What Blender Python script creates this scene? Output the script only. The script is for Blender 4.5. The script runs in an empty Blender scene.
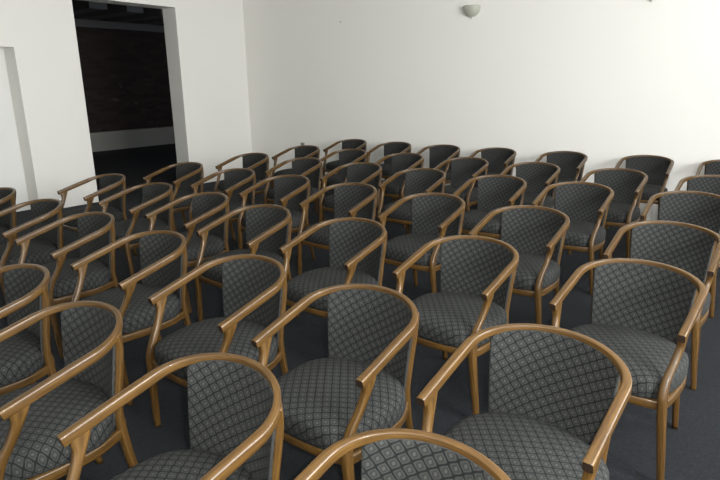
import bpy, bmesh, math
from mathutils import Vector, Matrix
C = bpy.context.scene.collection
S = bpy.context.scene
R = math.radians

# ------------------------------------------------------------------ materials
def new_mat(name):
    m = bpy.data.materials.new(name); m.use_nodes = True
    nt = m.node_tree
    return m, nt, nt.nodes['Principled BSDF']
def nd(nt, kind, **kw):
    n = nt.nodes.new(kind)
    for k, v in kw.items(): setattr(n, k, v)
    return n
def math_(nt, op, a, b=None, c=None, clamp=False):
    n = nt.nodes.new('ShaderNodeMath'); n.operation = op; n.use_clamp = clamp
    for i, v in enumerate((a, b, c)):
        if v is None: continue
        if isinstance(v, (int, float)): n.inputs[i].default_value = v
        else: nt.links.new(v, n.inputs[i])
    return n.outputs[0]
def mix(nt, fac, a, b):
    n = nt.nodes.new('ShaderNodeMix'); n.data_type = 'RGBA'
    L = nt.links
    if isinstance(fac, (int, float)): n.inputs[0].default_value = fac
    else: L.new(fac, n.inputs[0])
    for i, v in ((6, a), (7, b)):
        if isinstance(v, tuple): n.inputs[i].default_value = v if len(v) == 4 else v + (1,)
        else: L.new(v, n.inputs[i])
    return n.outputs[2]
def noise(nt, vec, scale, detail=3, rough=.5):
    n = nt.nodes.new('ShaderNodeTexNoise')
    n.inputs['Scale'].default_value = scale; n.inputs['Detail'].default_value = detail
    n.inputs['Roughness'].default_value = rough
    nt.links.new(vec, n.inputs['Vector']); return n.outputs['Fac']
def mapping(nt, vec, scale):
    n = nt.nodes.new('ShaderNodeMapping'); n.inputs['Scale'].default_value = scale
    nt.links.new(vec, n.inputs['Vector']); return n.outputs[0]
def coord(nt, which):
    return nt.nodes.new('ShaderNodeTexCoord').outputs[which]
def smooth_step(nt, v, a, b):
    n = nt.nodes.new('ShaderNodeMapRange'); n.interpolation_type = 'SMOOTHSTEP'
    n.inputs[1].default_value = a; n.inputs[2].default_value = b
    nt.links.new(v, n.inputs[0]); return n.outputs[0]
def bump(nt, b, h, strength, dist):
    n = nt.nodes.new('ShaderNodeBump'); n.inputs['Strength'].default_value = strength
    n.inputs['Distance'].default_value = dist
    nt.links.new(h, n.inputs['Height']); nt.links.new(n.outputs[0], b.inputs['Normal'])

def wood_mat():
    m, nt, b = new_mat('varnished_oak')
    uv = coord(nt, 'UV')
    g = noise(nt, mapping(nt, uv, (6, 140, 1)), 1.0, 4, .6)
    g2 = noise(nt, mapping(nt, uv, (3, 22, 1)), 1.0, 2)
    col = mix(nt, smooth_step(nt, g, .32, .68), (.052, .0248, .0052), (.110, .0570, .0120))
    col = mix(nt, smooth_step(nt, g2, .5, .75), col, (.060, .028, .0062))
    oi = nt.nodes.new('ShaderNodeObjectInfo')
    hs = nt.nodes.new('ShaderNodeHueSaturation')
    nt.links.new(math_(nt, 'MULTIPLY_ADD', oi.outputs['Random'], .2, .9), hs.inputs['Value'])
    nt.links.new(col, hs.inputs['Color'])
    nt.links.new(hs.outputs[0], b.inputs['Base Color'])
    b.inputs['Roughness'].default_value = .42
    b.inputs['Coat Weight'].default_value = .25; b.inputs['Coat Roughness'].default_value = .14
    return m
def fabric_mat():
    m, nt, b = new_mat('diamond_fabric')
    uv = coord(nt, 'UV')
    sx = nt.nodes.new('ShaderNodeSeparateXYZ'); nt.links.new(nt.nodes.new('ShaderNodeVectorRotate').outputs[0], sx.inputs[0])
    vr = sx.inputs[0].links[0].from_node; vr.rotation_type = 'Z_AXIS'; vr.inputs['Angle'].default_value = R(9.5)
    nt.links.new(uv, vr.inputs['Vector'])
    CW, CH = .0470, .0425
    p = math_(nt, 'MULTIPLY', sx.outputs[0], 2 * math.pi / CW)
    q = math_(nt, 'MULTIPLY', sx.outputs[1], 2 * math.pi / CH)
    q = math_(nt, 'MULTIPLY_ADD', math_(nt, 'SINE', math_(nt, 'MULTIPLY', q, 2.0)), -.20, q)   # ogee sides
    h1 = math_(nt, 'MULTIPLY', math_(nt, 'ADD', p, q), .5); h2 = math_(nt, 'MULTIPLY', math_(nt, 'SUBTRACT', p, q), .5)
    d1 = math_(nt, 'ARCCOSINE', math_(nt, 'ABSOLUTE', math_(nt, 'COSINE', h1))); d2 = math_(nt, 'ARCCOSINE', math_(nt, 'ABSOLUTE', math_(nt, 'COSINE', h2)))
    # 0 on the dark lattice, 1 in the middle of each diamond
    G = math_(nt, 'SUBTRACT', 1.0, math_(nt, 'DIVIDE', math_(nt, 'MAXIMUM', d1, d2), math.pi / 2))
    weave = noise(nt, mapping(nt, uv, (900, 900, 1)), 1.0, 1)
    fill = mix(nt, weave, (.0150, .0163, .0157), (.0290, .0304, .0292))
    ring = mix(nt, weave, (.046, .047, .043), (.070, .071, .065))
    line = (.0050, .0064, .0067, 1)
    r1 = math_(nt, 'SUBTRACT', smooth_step(nt, G, .22, .28), smooth_step(nt, G, .42, .50))
    col = mix(nt, math_(nt, 'MULTIPLY', r1, .32), fill, ring)
    col = mix(nt, math_(nt, 'MULTIPLY', smooth_step(nt, G, .72, .82), .8), col, ring)
    col = mix(nt, smooth_step(nt, G, .10, .17), line, col)
    nt.links.new(col, b.inputs['Base Color'])
    b.inputs['Roughness'].default_value = .85
    b.inputs['Specular IOR Level'].default_value = .25
    h = math_(nt, 'ADD', math_(nt, 'MULTIPLY', smooth_step(nt, G, .05, .2), 1.0), math_(nt, 'MULTIPLY', weave, .5))
    bump(nt, b, h, .35, .0012)
    return m
def plaster_mat(name, c, amt=.02):
    m, nt, b = new_mat(name)
    o = coord(nt, 'Object')
    n = noise(nt, o, 1.3, 4); n2 = noise(nt, o, 60, 3)
    d = tuple(x * (1 - amt) for x in c)
    nt.links.new(mix(nt, n, d, c), b.inputs['Base Color'])
    b.inputs['Roughness'].default_value = .75
    bump(nt, b, n2, .06, .004)
    return m
def carpet_mat():
    m, nt, b = new_mat('carpet')
    o = coord(nt, 'Object')
    n = noise(nt, o, 85, 5, .85); n2 = noise(nt, o, 30, 4, .8); n3 = noise(nt, o, 1.2, 2)
    col = mix(nt, smooth_step(nt, n, .3, .7), (.0010, .0011, .0013), (.0150, .0162, .0182))
    col = mix(nt, math_(nt, 'MULTIPLY', smooth_step(nt, n2, .45, .7), .55), col, (.018, .021, .027))
    col = mix(nt, math_(nt, 'MULTIPLY', n3, .3), col, (.020, .024, .030))
    nt.links.new(col, b.inputs['Base Color'])
    b.inputs['Roughness'].default_value = .95; b.inputs['Specular IOR Level'].default_value = .15
    b.inputs['Sheen Weight'].default_value = .035; b.inputs['Sheen Roughness'].default_value = .4; b.inputs['Sheen Tint'].default_value = (.75, .8, .85, 1)
    bump(nt, b, n, .6, .006)
    return m
def brick_mat():
    m, nt, b = new_mat('dark_brick')
    o = coord(nt, 'Object')
    sw = nt.nodes.new('ShaderNodeSeparateXYZ'); nt.links.new(o, sw.inputs[0])
    cb = nt.nodes.new('ShaderNodeCombineXYZ')
    nt.links.new(sw.outputs[1], cb.inputs[0]); nt.links.new(sw.outputs[2], cb.inputs[1])
    br = nt.nodes.new('ShaderNodeTexBrick')
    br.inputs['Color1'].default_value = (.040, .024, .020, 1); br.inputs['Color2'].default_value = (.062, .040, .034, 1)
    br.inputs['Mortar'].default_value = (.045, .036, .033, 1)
    br.inputs['Scale'].default_value = 1.0; br.inputs['Brick Width'].default_value = .34
    br.inputs['Row Height'].default_value = .11; br.inputs['Mortar Size'].default_value = .012
    nt.links.new(cb.outputs[0], br.inputs['Vector'])
    n = noise(nt, mapping(nt, o, (1, 2.2, 6)), 1.6, 5, .7)
    n2 = noise(nt, mapping(nt, o, (1, .7, .7)), .9, 2, .5)
    wear = math_(nt, 'MULTIPLY', smooth_step(nt, n, .56, .70), smooth_step(nt, n2, .45, .62))
    col = mix(nt, math_(nt, 'MULTIPLY', wear, .6), br.outputs['Color'], (.20, .18, .17))
    nt.links.new(col, b.inputs['Base Color']); b.inputs['Roughness'].default_value = .9
    return m
def plain_mat(name, c, rough=.6, metal=0.0, amt=.12):
    m, nt, b = new_mat(name)
    n = noise(nt, coord(nt, 'Object'), 14, 3)
    nt.links.new(mix(nt, n, tuple(x * (1 - amt) for x in c), c), b.inputs['Base Color'])
    b.inputs['Roughness'].default_value = rough; b.inputs['Metallic'].default_value = metal
    return m

WOOD = wood_mat(); FAB = fabric_mat(); CARPET = carpet_mat(); BRICK = brick_mat()
WALL = plaster_mat('cream_wall_paint', (.84, .83, .785))
CEIL = plaster_mat('ceiling_paint', (.80, .80, .78))
DOORW = plaster_mat('white_door_paint', (.80, .80, .775))
PLINTH = plaster_mat('grey_plinth', (.47, .455, .385), .2)
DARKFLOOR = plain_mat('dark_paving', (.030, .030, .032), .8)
TIMBER = plain_mat('grey_timber', (.20, .19, .18), .8)
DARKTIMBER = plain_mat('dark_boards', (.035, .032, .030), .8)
SCONCE = plain_mat('sconce_ceramic', (.43, .44, .365), .45, 0, .05)
FRAME = plain_mat('window_frame_paint', (.75, .75, .73), .5)
PLASTIC = plain_mat('grey_plastic', (.22, .22, .21), .5)
ENDGRAIN = plain_mat('dark_end_grain', (.022, .011, .005), .6)
STEEL = plain_mat('dull_steel', (.30, .30, .29), .45, .8)

# ------------------------------------------------------------------ helpers
def obj(name, bm, mat, parent=None, smooth=True):
    bmesh.ops.recalc_face_normals(bm, faces=bm.faces)
    me = bpy.data.meshes.new(name); bm.to_mesh(me); bm.free()
    me.materials.append(mat)
    if smooth:
        for p in me.polygons: p.use_smooth = True
    o = bpy.data.objects.new(name, me); C.objects.link(o)
    if parent: o.parent = parent
    return o
def thing(name, label, cat, loc=(0, 0, 0), rz=0, group=None):
    o = bpy.data.objects.new(name, None); C.objects.link(o)
    o.empty_display_size = .1
    o.location = loc; o.rotation_euler = (0, 0, rz)
    o['label'] = label; o['category'] = cat
    if group: o['group'] = group
    return o
def tag(o, label, cat, group=None):
    o['label'] = label; o['category'] = cat
    if group: o['group'] = group
    return o
def box(bm, x0, x1, y0, y1, z0, z1):
    v = [bm.verts.new((x, y, z)) for x in (x0, x1) for y in (y0, y1) for z in (z0, z1)]
    for f in ((0, 1, 3, 2), (4, 6, 7, 5), (0, 4, 5, 1), (2, 3, 7, 6), (0, 2, 6, 4), (1, 5, 7, 3)):
        bm.faces.new([v[i] for i in f])
def struct(name, boxes, mat):
    bm = bmesh.new()
    for b in boxes: box(bm, *b)
    o = obj(name, bm, mat, None, False); o['kind'] = 'structure'
    return o
def rrect(a, b, r, n=3):
    """rounded rectangle profile, half sizes a, b"""
    r = min(r, a * .98, b * .98); pts = []
    for k, (sx, sy) in enumerate(((1, 1), (-1, 1), (-1, -1), (1, -1))):
        for i in range(n + 1):
            t = math.pi / 2 * k + math.pi / 2 * i / n
            pts.append((sx * (a - r) + r * math.cos(t), sy * (b - r) + r * math.sin(t)))
    return pts
def loft(rings, bm=None, closed=False, caps=True, u_len=None):
    """quads between rings of equal length, with uv = (length along, perimeter)"""
    bm = bm or bmesh.new(); uvl = bm.loops.layers.uv.verify()
    V = [[bm.verts.new(p) for p in r] for r in rings]
    n = len(rings[0]); m = len(rings)
    us = [0.0]
    for i in range(1, m + (1 if closed else 0)):
        a = sum((Vector(p) for p in rings[i % m]), Vector()) / n; b = sum((Vector(p) for p in rings[i - 1]), Vector()) / n
        us.append(us[-1] + (a - b).length)
    vs = [0.0]
    for j in range(1, n + 1): vs.append(vs[-1] + (Vector(rings[m // 2][j % n]) - Vector(rings[m // 2][j - 1])).length)
    for i in range(m if closed else m - 1):
        for j in range(n):
            i2, j2 = (i + 1) % m, (j + 1) % n
            f = bm.faces.new((V[i][j], V[i][j2], V[i2][j2], V[i2][j]))
            for l, w in zip(f.loops, ((us[i], vs[j]), (us[i], vs[j + 1]), (us[i + 1], vs[j + 1]), (us[i + 1], vs[j]))):
                l[uvl].uv = w
    if caps and not closed:
        for r, rev in ((V[0], True), (V[-1], False)):
            f = bm.faces.new(list(reversed(r)) if rev else r)
            for l in f.loops: l[uvl].uv = (l.vert.co.x, l.vert.co.z)
    return bm
def catmull(pts, per=8, closed=False):
    P = [Vector(p) for p in pts]; n = len(P); out = []
    for i in range(n if closed else n - 1):
        if closed: a, b, c, d = P[i - 1], P[i], P[(i + 1) % n], P[(i + 2) % n]
        else: a, b, c, d = P[max(i - 1, 0)], P[i], P[i + 1], P[min(i + 2, n - 1)]
        for k in range(per):
            t = k / per
            out.append(.5 * ((2 * b) + (c - a) * t + (2 * a - 5 * b + 4 * c - d) * t * t + (3 * b - a - 3 * c + d) * t ** 3))
    if not closed: out.append(P[-1])
    return out

# ------------------------------------------------------------------ the armchair
A, D, H1, W, B, PP, NN, H2, Y0 = .265, .2834, .660, .2664, .2218, 1.103, 1.94, .790, .02
def rail_path():
    pts = []
    for i in range(9):
        s = i / 9; pts.append((-A + (A - W) * s, -D + (Y0 + D) * s))
    for i in range(49):
        t = math.pi * (1 - i / 48); c, s = math.cos(t), math.sin(t)
        pts.append((W * math.copysign(abs(c) ** (2 / NN), c), Y0 + (B - Y0) * abs(s) ** (2 / NN)))
    pts += [(-x, y) for x, y in reversed(pts[:9])]
    out = []
    for x, y in pts:
        t = min(max((y + D) / (B + D), 0), 1)
        out.append(Vector((x, y, H1 + (H2 - H1) * (1 - (1 - t) ** PP))))
    return out
RP = rail_path()
def rail_bm():
    rings = []; n = len(RP)
    prof = rrect(.0155, .0185, .0070, 3)
    for i, p in enumerate(RP):
        t = (RP[min(i + 1, n - 1)] - RP[max(i - 1, 0)]).normalized()
        side = Vector((t.y, -t.x, 0)).normalized(); up = side.cross(t).normalized()
        if up.z < 0: up = -up
        e = min(i, n - 1 - i)                      # arms swell a little towards their ends
        e = min(1, max(0, (p.y + .02) / .21)); e = e * e * (3 - 2 * e); k = 1.0 - .34 * e
        rings.append([p + Vector((0, 0, .005 * e)) + side * (a * min(1, k * 1.06)) + up * (b * k) for a, b in prof])
    # eased ends
    def shrink(r, f, off):
        c = sum(r, Vector()) / len(r); return [c + (q - c) * f + off for q in r]
    d0 = (RP[0] - RP[1]).normalized(); d1 = (RP[-1] - RP[-2]).normalized()
    r0, r1 = rings[0], rings[-1]
    rings = [shrink(r0, .92, d0 * .003), shrink(r0, .97, d0 * .002)] + rings + [shrink(r1, .97, d1 * .002), shrink(r1, .92, d1 * .003)]
    return loft(rings)
def leg_bm(stations, per=6):
    """stations: x, y, z, half width across, half width along, yaw"""
    S6 = []
    n = len(stations)
    for i in range(n - 1):
        a, b, c, d = (stations[k] for k in (max(i - 1, 0), i, i + 1, min(i + 2, n - 1)))
        for k in range(per):
            t = k / per
            S6.append([.5 * ((2 * b[j]) + (c[j] - a[j]) * t + (2 * a[j] - 5 * b[j] + 4 * c[j] - d[j]) * t * t + (3 * b[j] - a[j] - 3 * c[j] + d[j]) * t ** 3) for j in range(6)])
    S6.append(list(stations[-1]))
    rings = []
    for x, y, z, ha, hb, yaw in S6:
        cs, sn = math.cos(yaw), math.sin(yaw)
        rings.append([Vector((x + cs * a - sn * b, y + sn * a + cs * b, z)) for a, b in rrect(ha, hb, min(ha, hb) * .6, 3)])
    return loft(rings)
def front_leg(s):
    st = [(.264, -.232, .672, .0125, .036, 0), (.263, -.235, .644, .0140, .029, 0), (.259, -.243, .606, .0150, .0190, 0),
          (.251, -.267, .550, .0155, .0165, 0), (.240, -.302, .487, .0165, .0175, 0), (.2365, -.324, .435, .0175, .0200, 0),
          (.2385, -.332, .390, .0180, .0215, 0), (.2455, -.331, .300, .0172, .0190, 0), (.262, -.325, .120, .0150, .0160, 0), (.272, -.319, 0, .0130, .0140, 0)]
    return leg_bm([(s * x, y, z, a, b, s * w) for x, y, z, a, b, w in st])
def rear_leg(s):
    st = [(.217, .139, .774, .0100, .030, .90), (.217, .139, .755, .0115, .0250, .90), (.2165, .139, .720, .0130, .0185, .88), (.213, .134, .66, .0140, .0175, .85),
          (.199, .1145, .475, .0145, .0175, .75), (.198, .115, .40, .0145, .0180, .65), (.203, .133, .24, .0140, .0170, .5), (.213, .178, 0, .0125, .0140, .5)]
    return leg_bm([(s * x, y, z, a, b, s * w) for x, y, z, a, b, w in st])
def seat_bm():
    half = [(0, -.362), (.11, -.358), (.178, -.345), (.218, -.308), (.248, -.232), (.264, -.13), (.263, -.03), (.246, .030), (.214, .072), (.172, .108), (.10, .140), (0, .155)]
    loop = catmull([(x, y, 0) for x, y in half] + [(-x, y, 0) for x, y in reversed(half[1:-1])], 4, True)
    c0 = Vector((0, -.09, 0))
    prof = [(.93, .379), (.982, .383), (1.0, .398), (1.004, .422), (.995, .442), (.968, .4560), (.92, .4655), (.82, .4755), (.66, .4825), (.45, .4870), (.22, .4895)]
    bm = bmesh.new(); uvl = bm.loops.layers.uv.verify()
    V = []; U = []
    for p in loop:
        d = p - c0; L = d.length; dn = d / L
        col = []; uc = []
        for s, z in prof: col.append(bm.verts.new((c0.x + d.x * s, c0.y + d.y * s, z + (.013 if z > .43 else 0))))
        acc = 0; q = (0.0, .4900); cum = []
        for s, z in reversed(prof):
            acc += math.hypot((s - q[0]) * L, z - q[1]); cum.append(acc); q = (s, z)
        cum.reverse()
        V.append(col); U.append([(c0.x + dn.x * k, c0.y + dn.y * k) for k in cum])
    top = bm.verts.new((c0.x, c0.y, .5025)); bot = bm.verts.new((c0.x, c0.y, .379))
    n = len(loop); m = len(prof)
    for i in range(n):
        j = (i + 1) % n
        for k in range(m - 1):
            f = bm.faces.new((V[i][k], V[j][k], V[j][k + 1], V[i][k + 1]))
            for l, w in zip(f.loops, (U[i][k], U[j][k], U[j][k + 1], U[i][k + 1])): l[uvl].uv = w
        f = bm.faces.new((V[i][m - 1], V[j][m - 1], top))
        for l, w in zip(f.loops, (U[i][m - 1], U[j][m - 1], (c0.x, c0.y))): l[uvl].uv = w
        bm.faces.new((V[j][0], V[i][0], bot))
    return bm
def seat_frame_bm():
    half = [(0, -.347), (.12, -.344), (.20, -.333), (.2375, -.312), (.251, -.235), (.256, -.12), (.250, -.02), (.226, .050), (.198, .105), (.15, .145), (0, .170)]
    loop = catmull([(x, y, 0) for x, y in half] + [(-x, y, 0) for x, y in reversed(half[1:-1])], 5, True)
    rings = []; n = len(loop)
    for i, p in enumerate(loop):
        t = (loop[(i + 1) % n] - loop[i - 1]).normalized(); s = Vector((t.y, -t.x, 0))
        rings.append([p + s * a + Vector((0, 0, .367 + b)) for a, b in rrect(.0115, .0195, .005, 2)])
    return loft(rings, closed=True)
def backrest_bm():
    """upholstered shell between the rear legs, hanging from the rail and leaning"""
    top = []
    for i in range(33):
        t = math.pi * (1 - (0.170 + (1 - .340) * i / 32)); c, s = math.cos(t), math.sin(t)
        top.append((W * math.copysign(abs(c) ** (2 / NN), c), Y0 + (B - Y0) * abs(s) ** (2 / NN)))
    rows = [.0, .03, .10, .25, .4, .55, .7, .82, .92, 1.0]
    nr = len(rows); n = len(top)
    def surf(off, edge_off):
        g = []
        for i, (x, y) in enumerate(top):
            ed = abs(i - 16) / 16; off_i = off + (edge_off - off) * ed ** 5
            t = min(max((y + D) / (B + D), 0), 1); zr = H1 + (H2 - H1) * (1 - (1 - t) ** PP) - .001
            bx, by = x * .885, .087 + (y - .122) * .52
            zb = .405
            col = []
            nrm = Vector((-x / W ** 2, -(y - Y0) / (B - Y0) ** 2, 0)).normalized()
            for r in rows:
                ease = r
                col.append(Vector((x + (bx - x) * ease, y + (by - y) * ease - .004 * math.sin(math.pi * r), zr + (zb - zr) * r)) + nrm * off_i)
            g.append(col)
        return g
    F = surf(.014, .006); K = surf(-.013, -.003)
    bm = bmesh.new(); uvl = bm.loops.layers.uv.verify()
    arc = [0.0]
    for i in range(1, n): arc.append(arc[-1] + math.hypot(top[i][0] - top[i - 1][0], top[i][1] - top[i - 1][1]))
    mid = arc[-1] / 2
    def grid(G):
        V = [[bm.verts.new(p) for p in col] for col in G]
        for i in range(n - 1):
            for k in range(nr - 1):
                f = bm.faces.new((V[i][k], V[i + 1][k], V[i + 1][k + 1], V[i][k + 1]))
                for l, (a, b) in zip(f.loops, ((i, k), (i + 1, k), (i + 1, k + 1), (i, k + 1))):
                    l[uvl].uv = ((arc[a] - mid) * (1 - .06 * rows[b]), G[a][b].z)
        return V
    a, b = grid(F), grid(K)
    def strip(P, Q):
        for i in range(len(P) - 1):
            f = bm.faces.new((P[i], P[i + 1], Q[i + 1], Q[i]))
            for l in f.loops: l[uvl].uv = (.0122, 0)
    strip(a[0], b[0]); strip(a[-1], b[-1])
    strip([c[0] for c in a], [c[0] for c in b]); strip([c[-1] for c in a], [c[-1] for c in b])
    return bm
def bevel_mod(o, w):
    m = o.modifiers.new('soft_edges', 'BEVEL'); m.width = w; m.segments = 2; m.limit_method = 'ANGLE'; m.angle_limit = R(50)

def make_chair():
    t = thing('armchair', '', 'chair')
    ar = obj('arm_rail', rail_bm(), WOOD, t)
    ar.data.materials.append(ENDGRAIN)
    for p in ar.data.polygons:
        if len(p.vertices) > 4: p.material_index = 1; p.use_smooth = False
    bk = obj('backrest', backrest_bm(), FAB, t); bevel_mod(bk, .003)
    obj('seat', seat_bm(), FAB, t)
    obj('seat_frame', seat_frame_bm(), WOOD, t)
    for s in (-1, 1): obj('leg', front_leg(s), WOOD, t)
    for s in (-1, 1): obj('leg', rear_leg(s), WOOD, t)
    return t
def dup(root):
    r = root.copy(); C.objects.link(r)
    for ch in list(root.children):
        c = ch.copy(); C.objects.link(c); c.parent = r
    return r

ROWS = [
    [(-5.504, 7.051, 1.0), (-4.683, 7.029, 1.2), (-3.891, 7.015, 1.4), (-3.102, 7.028, 1.7), (-2.233, 7.079, 1.6), (-1.318, 7.145, 1.5), (-0.51, 7.16, 1.5)],
    [(-5.517, 5.966, -1.1), (-4.673, 5.93, -1.2), (-3.815, 5.922, -1.2), (-2.976, 5.925, -1.2), (-2.173, 5.913, -1.0), (-1.337, 5.884, -1.5), (-0.51, 5.885, -1.5)],
    [(-5.474, 4.941, 0.2), (-4.586, 4.926, 0.2), (-3.737, 4.919, 0.2), (-2.947, 4.882, 0.1), (-2.129, 4.876, 0.2), (-1.394, 4.878, 0.1), (-0.565, 4.895, 0)],
    [(-5.449, 3.905, 0.7), (-4.569, 3.865, -0.3), (-3.796, 3.827, -0.6), (-3.003, 3.787, -0.4), (-2.168, 3.754, -0.7), (-1.377, 3.689, -0.8), (-0.515, 3.697, -0.8)],
    [(-5.393, 2.926, -2.4), (-4.522, 2.846, -3.1), (-3.719, 2.786, -3.1), (-2.957, 2.689, -1.9), (-2.166, 2.702, -2.4), (-1.333, 2.715, -2.6), (-0.49, 2.744, -4.0)],
    [(-5.457, 1.934, -1.3), (-4.577, 1.894, -1.2), (-3.773, 1.846, -2.0), (-2.92, 1.784, -2.6), (-2.085, 1.732, -1.9), (-1.333, 1.701, -0.9), (-0.567, 1.708, -2.3)],
    [(-2.886, 0.989, -3.8), (-2.124, 0.898, -3.8), (-1.296, 0.901, -5.0), (-0.563, 0.893, -4.7)],
]
ROWNAME = ['row against the back wall', 'second row from the back wall', 'third row from the back wall', 'middle row of the seven',
           'third row from the camera', 'second row from the camera', 'row nearest the camera']
SEVEN = ['leftmost', 'second from left', 'third from left', 'middle one', 'third from right', 'second from right', 'rightmost']
FOUR = ['leftmost', 'second from left', 'second from right', 'rightmost']
proto = make_chair(); first = True
for row, rn in zip(ROWS, ROWNAME):
    for i, (x, y, a) in enumerate(row):
        o = proto if first else dup(proto); first = False
        o.location = (x, y, 0); o.rotation_euler = (0, 0, R(a))
        o['label'] = 'wooden armchair with diamond-patterned grey seat, %s in %s' % ((SEVEN if len(row) == 7 else FOUR)[i], rn)
        o['category'] = 'chair'; o['group'] = 'wooden armchairs set out in rows'

# ------------------------------------------------------------------ the room
XL, YB, XR, YF, ZC = -8.158, 7.48, 2.6, -1.7, 3.4
TH = .335
XO = XL - TH
struct('floor', [(XO, XR, YF, YB, -.1, 0)], CARPET)
struct('ceiling', [(XO, XR + .2, YF - .2, YB + .2, ZC, ZC + .1)], CEIL)
struct('wall_back', [(XL, XR + .2, YB, YB + .2, 0, ZC)], WALL)
DY0, DY1, DZ = 4.385, 6.05, 2.845        # open doorway
NY0, NY1, NZ = 2.62, 3.541, 2.155        # recessed white door
struct('wall_left', [(XO, XL, YF - .2, NY0, 0, ZC), (XO, XL, NY0, NY1, NZ, ZC), (XO, XL, NY1, DY0, 0, ZC), (XO, XL, DY0, DY1, DZ, ZC), (XO, XL, DY1, YB + .2, 0, ZC)], WALL)
struct('door_1', [(XO - .01, XO + .035, NY0, NY1, 0, NZ)], DOORW)
# right and front walls with the windows that light the room
def wall_with_windows(name, axis, pos, thick, lo, hi, wins, z0, z1):
    bs = []; e = lo
    for a, b in wins:
        bs += [(e, a, 0, ZC), (a, b, 0, z0), (a, b, z1, ZC)]; e = b
    bs.append((e, hi, 0, ZC))
    struct(name, [((pos, pos + thick, a, b, c, d) if axis == 0 else (a, b, pos, pos + thick, c, d)) for a, b, c, d in bs], WALL)
    return
RW = [(.6, 2.4), (3.4, 5.2)]
wall_with_windows('wall_right', 0, XR, .2, YF, YB, RW, 1.60, 3.10)
FW = [(-1.4, 1.0)]
wall_with_windows('wall_front', 1, YF - .2, .2, XO, XR + .2, FW, 1.9, 3.2)
def window(name, axis, pos, a, b, z0, z1):
    w = .05; m = (a + b) / 2
    bs = [(a, a + w, z0, z1), (b - w, b, z0, z1), (a + w, b - w, z0, z0 + w), (a + w, b - w, z1 - w, z1), (m - w / 2, m + w / 2, z0 + w, z1 - w)]
    struct(name, [((pos, pos + .05, p, q, c, d) if axis == 0 else (p, q, pos, pos + .05, c, d)) for p, q, c, d in bs], FRAME)
k = 1
for a, b in RW: window('window_%d' % k, 0, XR + .08, a, b, 1.60, 3.10); k += 1
for a, b in FW: window('window_%d' % k, 1, YF - .13, a, b, 1.9, 3.2); k += 1
def daylight(name, loc, rot, sx, sy, power, col):
    l = bpy.data.lights.new(name, 'AREA'); l.shape = 'RECTANGLE'; l.size = sx; l.size_y = sy
    l.energy = power; l.color = col
    o = bpy.data.objects.new(name, l); C.objects.link(o); o.location = loc; o.rotation_euler = rot
DAY = (.985, .995, 1.0)
P_RIGHT = (450, 250); P_FRONT = 16
for (a, b), pw in zip(RW, P_RIGHT):
    daylight('window_daylight', (XR + .3, (a + b) / 2, 2.35), (0, R(90), 0), 1.6, b - a, pw, DAY)
for a, b in FW: daylight('window_daylight', ((a + b) / 2, YF - .3, 2.55), (R(90), 0, 0), b - a, 1.3, P_FRONT, DAY)

# the flash of the photographer's camera
fl = bpy.data.lights.new('camera_flash', 'POINT'); fl.energy = 185; fl.shadow_soft_size = .02; fl.color = (1, .99, .97)
fo = bpy.data.objects.new('camera_flash', fl); C.objects.link(fo); fo.location = (.05, .04, 1.70)
# dark roofed yard beyond the doorway
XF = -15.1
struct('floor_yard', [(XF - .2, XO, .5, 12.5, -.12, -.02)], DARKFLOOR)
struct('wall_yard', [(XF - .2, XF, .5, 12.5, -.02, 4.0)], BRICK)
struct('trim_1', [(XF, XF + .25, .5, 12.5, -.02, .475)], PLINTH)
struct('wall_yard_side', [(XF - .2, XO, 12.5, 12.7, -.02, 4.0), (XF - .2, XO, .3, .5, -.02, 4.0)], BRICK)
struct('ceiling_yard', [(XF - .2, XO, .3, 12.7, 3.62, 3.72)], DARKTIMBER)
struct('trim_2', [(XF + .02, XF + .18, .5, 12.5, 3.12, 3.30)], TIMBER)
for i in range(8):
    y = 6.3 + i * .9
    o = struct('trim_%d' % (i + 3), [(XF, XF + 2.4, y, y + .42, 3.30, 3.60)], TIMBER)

# ------------------------------------------------------------------ wall fittings
def sconce(x, z, label):
    t = thing('wall_sconce', label, 'wall lamp', (x, YB, z), 0, 'white bowl sconces on the back wall')
    # half bowl, open at the top
    bm = bmesh.new(); n = 20; m = 9
    def ring(k, off):
        a = math.pi / 2 * k / m
        r = .125 * math.sin(a) ** .85 - off; zz = -.135 * math.cos(a)
        return [(-math.cos(math.pi * i / n) * max(r, .001), -math.sin(math.pi * i / n) * max(r, .001) * .95, zz + off * .6) for i in range(n + 1)]
    for off in (0, .008):
        V = [[bm.verts.new(p) for p in ring(k, off)] for k in range(1, m + 1)]
        for k in range(m - 1):
            for i in range(n): bm.faces.new((V[k][i], V[k][i + 1], V[k + 1][i + 1], V[k + 1][i]))
        if off == 0: bm.faces.new(V[0]); T0 = V[-1]
        else:
            bm.faces.new(V[0])
            for i in range(n): bm.faces.new((T0[i], T0[i + 1], V[-1][i + 1], V[-1][i]))
    obj('bowl', bm, SCONCE, t)
    bm = bmesh.new(); box(bm, -.05, .05, -.012, 0, -.10, -.01); obj('wall_plate', bm, SCONCE, t, False)
    bm = bmesh.new(); bmesh.ops.create_uvsphere(bm, u_segments=10, v_segments=8, radius=.012)
    bmesh.ops.translate(bm, verts=bm.verts, vec=(0, -.012, -.142)); obj('finial', bm, SCONCE, t)
sconce(-3.712, 2.625, 'white half-bowl wall sconce, the whole one high on back wall')
sconce(-1.52, 2.64, 'white wall sconce at the top edge, only its underside showing')
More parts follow.
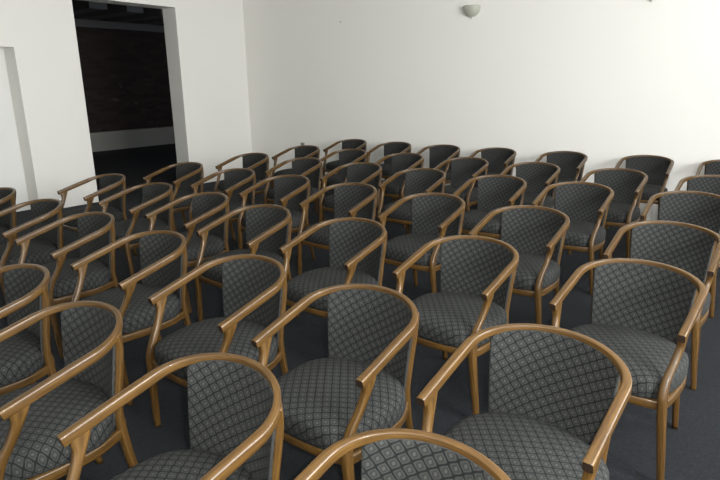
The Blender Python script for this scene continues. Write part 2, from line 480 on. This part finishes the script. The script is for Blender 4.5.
bm = bmesh.new(); box(bm, -.035, .035, -.022, 0, -.045, .045)
tag(obj('wall_socket', bm, PLASTIC, None, False), 'small dark socket low on back wall behind a chair back', 'socket').location = (-6.85, YB, .622)
bm = bmesh.new()
bmesh.ops.create_cone(bm, segments=10, radius1=.006, radius2=.004, depth=.035, cap_ends=True, matrix=Matrix.Translation((0, -.0175, 0)) @ Matrix.Rotation(R(90), 4, 'X'))
tag(obj('picture_nail', bm, STEEL), 'single bare nail high in the white back wall, left of sconce', 'nail').location = (-5.95, YB, 2.577)

# ------------------------------------------------------------------ camera
F_PX, PITCH, ROLL, HC, PHI = 574.80, .26688, -.013175, 1.65766, R(37)
ex = Vector((math.cos(PHI), -math.sin(PHI), 0)); ey = Vector((math.sin(PHI), math.cos(PHI), 0))
def room(v): return Vector((v[0] * ex.x + v[1] * ex.y, v[0] * ey.x + v[1] * ey.y, v[2]))
fwd = Vector((0, math.cos(PITCH), -math.sin(PITCH))); up0 = Vector((0, math.sin(PITCH), math.cos(PITCH))); rt0 = Vector((1, 0, 0))
rt = rt0 * math.cos(ROLL) + up0 * math.sin(ROLL); up = -rt0 * math.sin(ROLL) + up0 * math.cos(ROLL)
r_, u_, f_ = room(rt), room(up), room(fwd)
cd = bpy.data.cameras.new('camera'); cam = bpy.data.objects.new('camera', cd); C.objects.link(cam)
cam.matrix_world = Matrix(((r_.x, u_.x, -f_.x, 0), (r_.y, u_.y, -f_.y, 0), (r_.z, u_.z, -f_.z, HC), (0, 0, 0, 1)))
cd.sensor_width = 36; cd.lens = F_PX / 720 * 36; cd.clip_start = .02; cd.clip_end = 60
S.camera = cam

# ------------------------------------------------------------------ world and view
w = bpy.data.worlds.new('world'); S.world = w; w.use_nodes = True
w.node_tree.nodes['Background'].inputs[0].default_value = (.75, .85, 1, 1)
w.node_tree.nodes['Background'].inputs[1].default_value = .6
S.view_settings.view_transform = 'Standard'; S.view_settings.look = 'None'
S.view_settings.gamma = 1; S.view_settings.exposure = 0.0; S.view_settings.use_curve_mapping = False
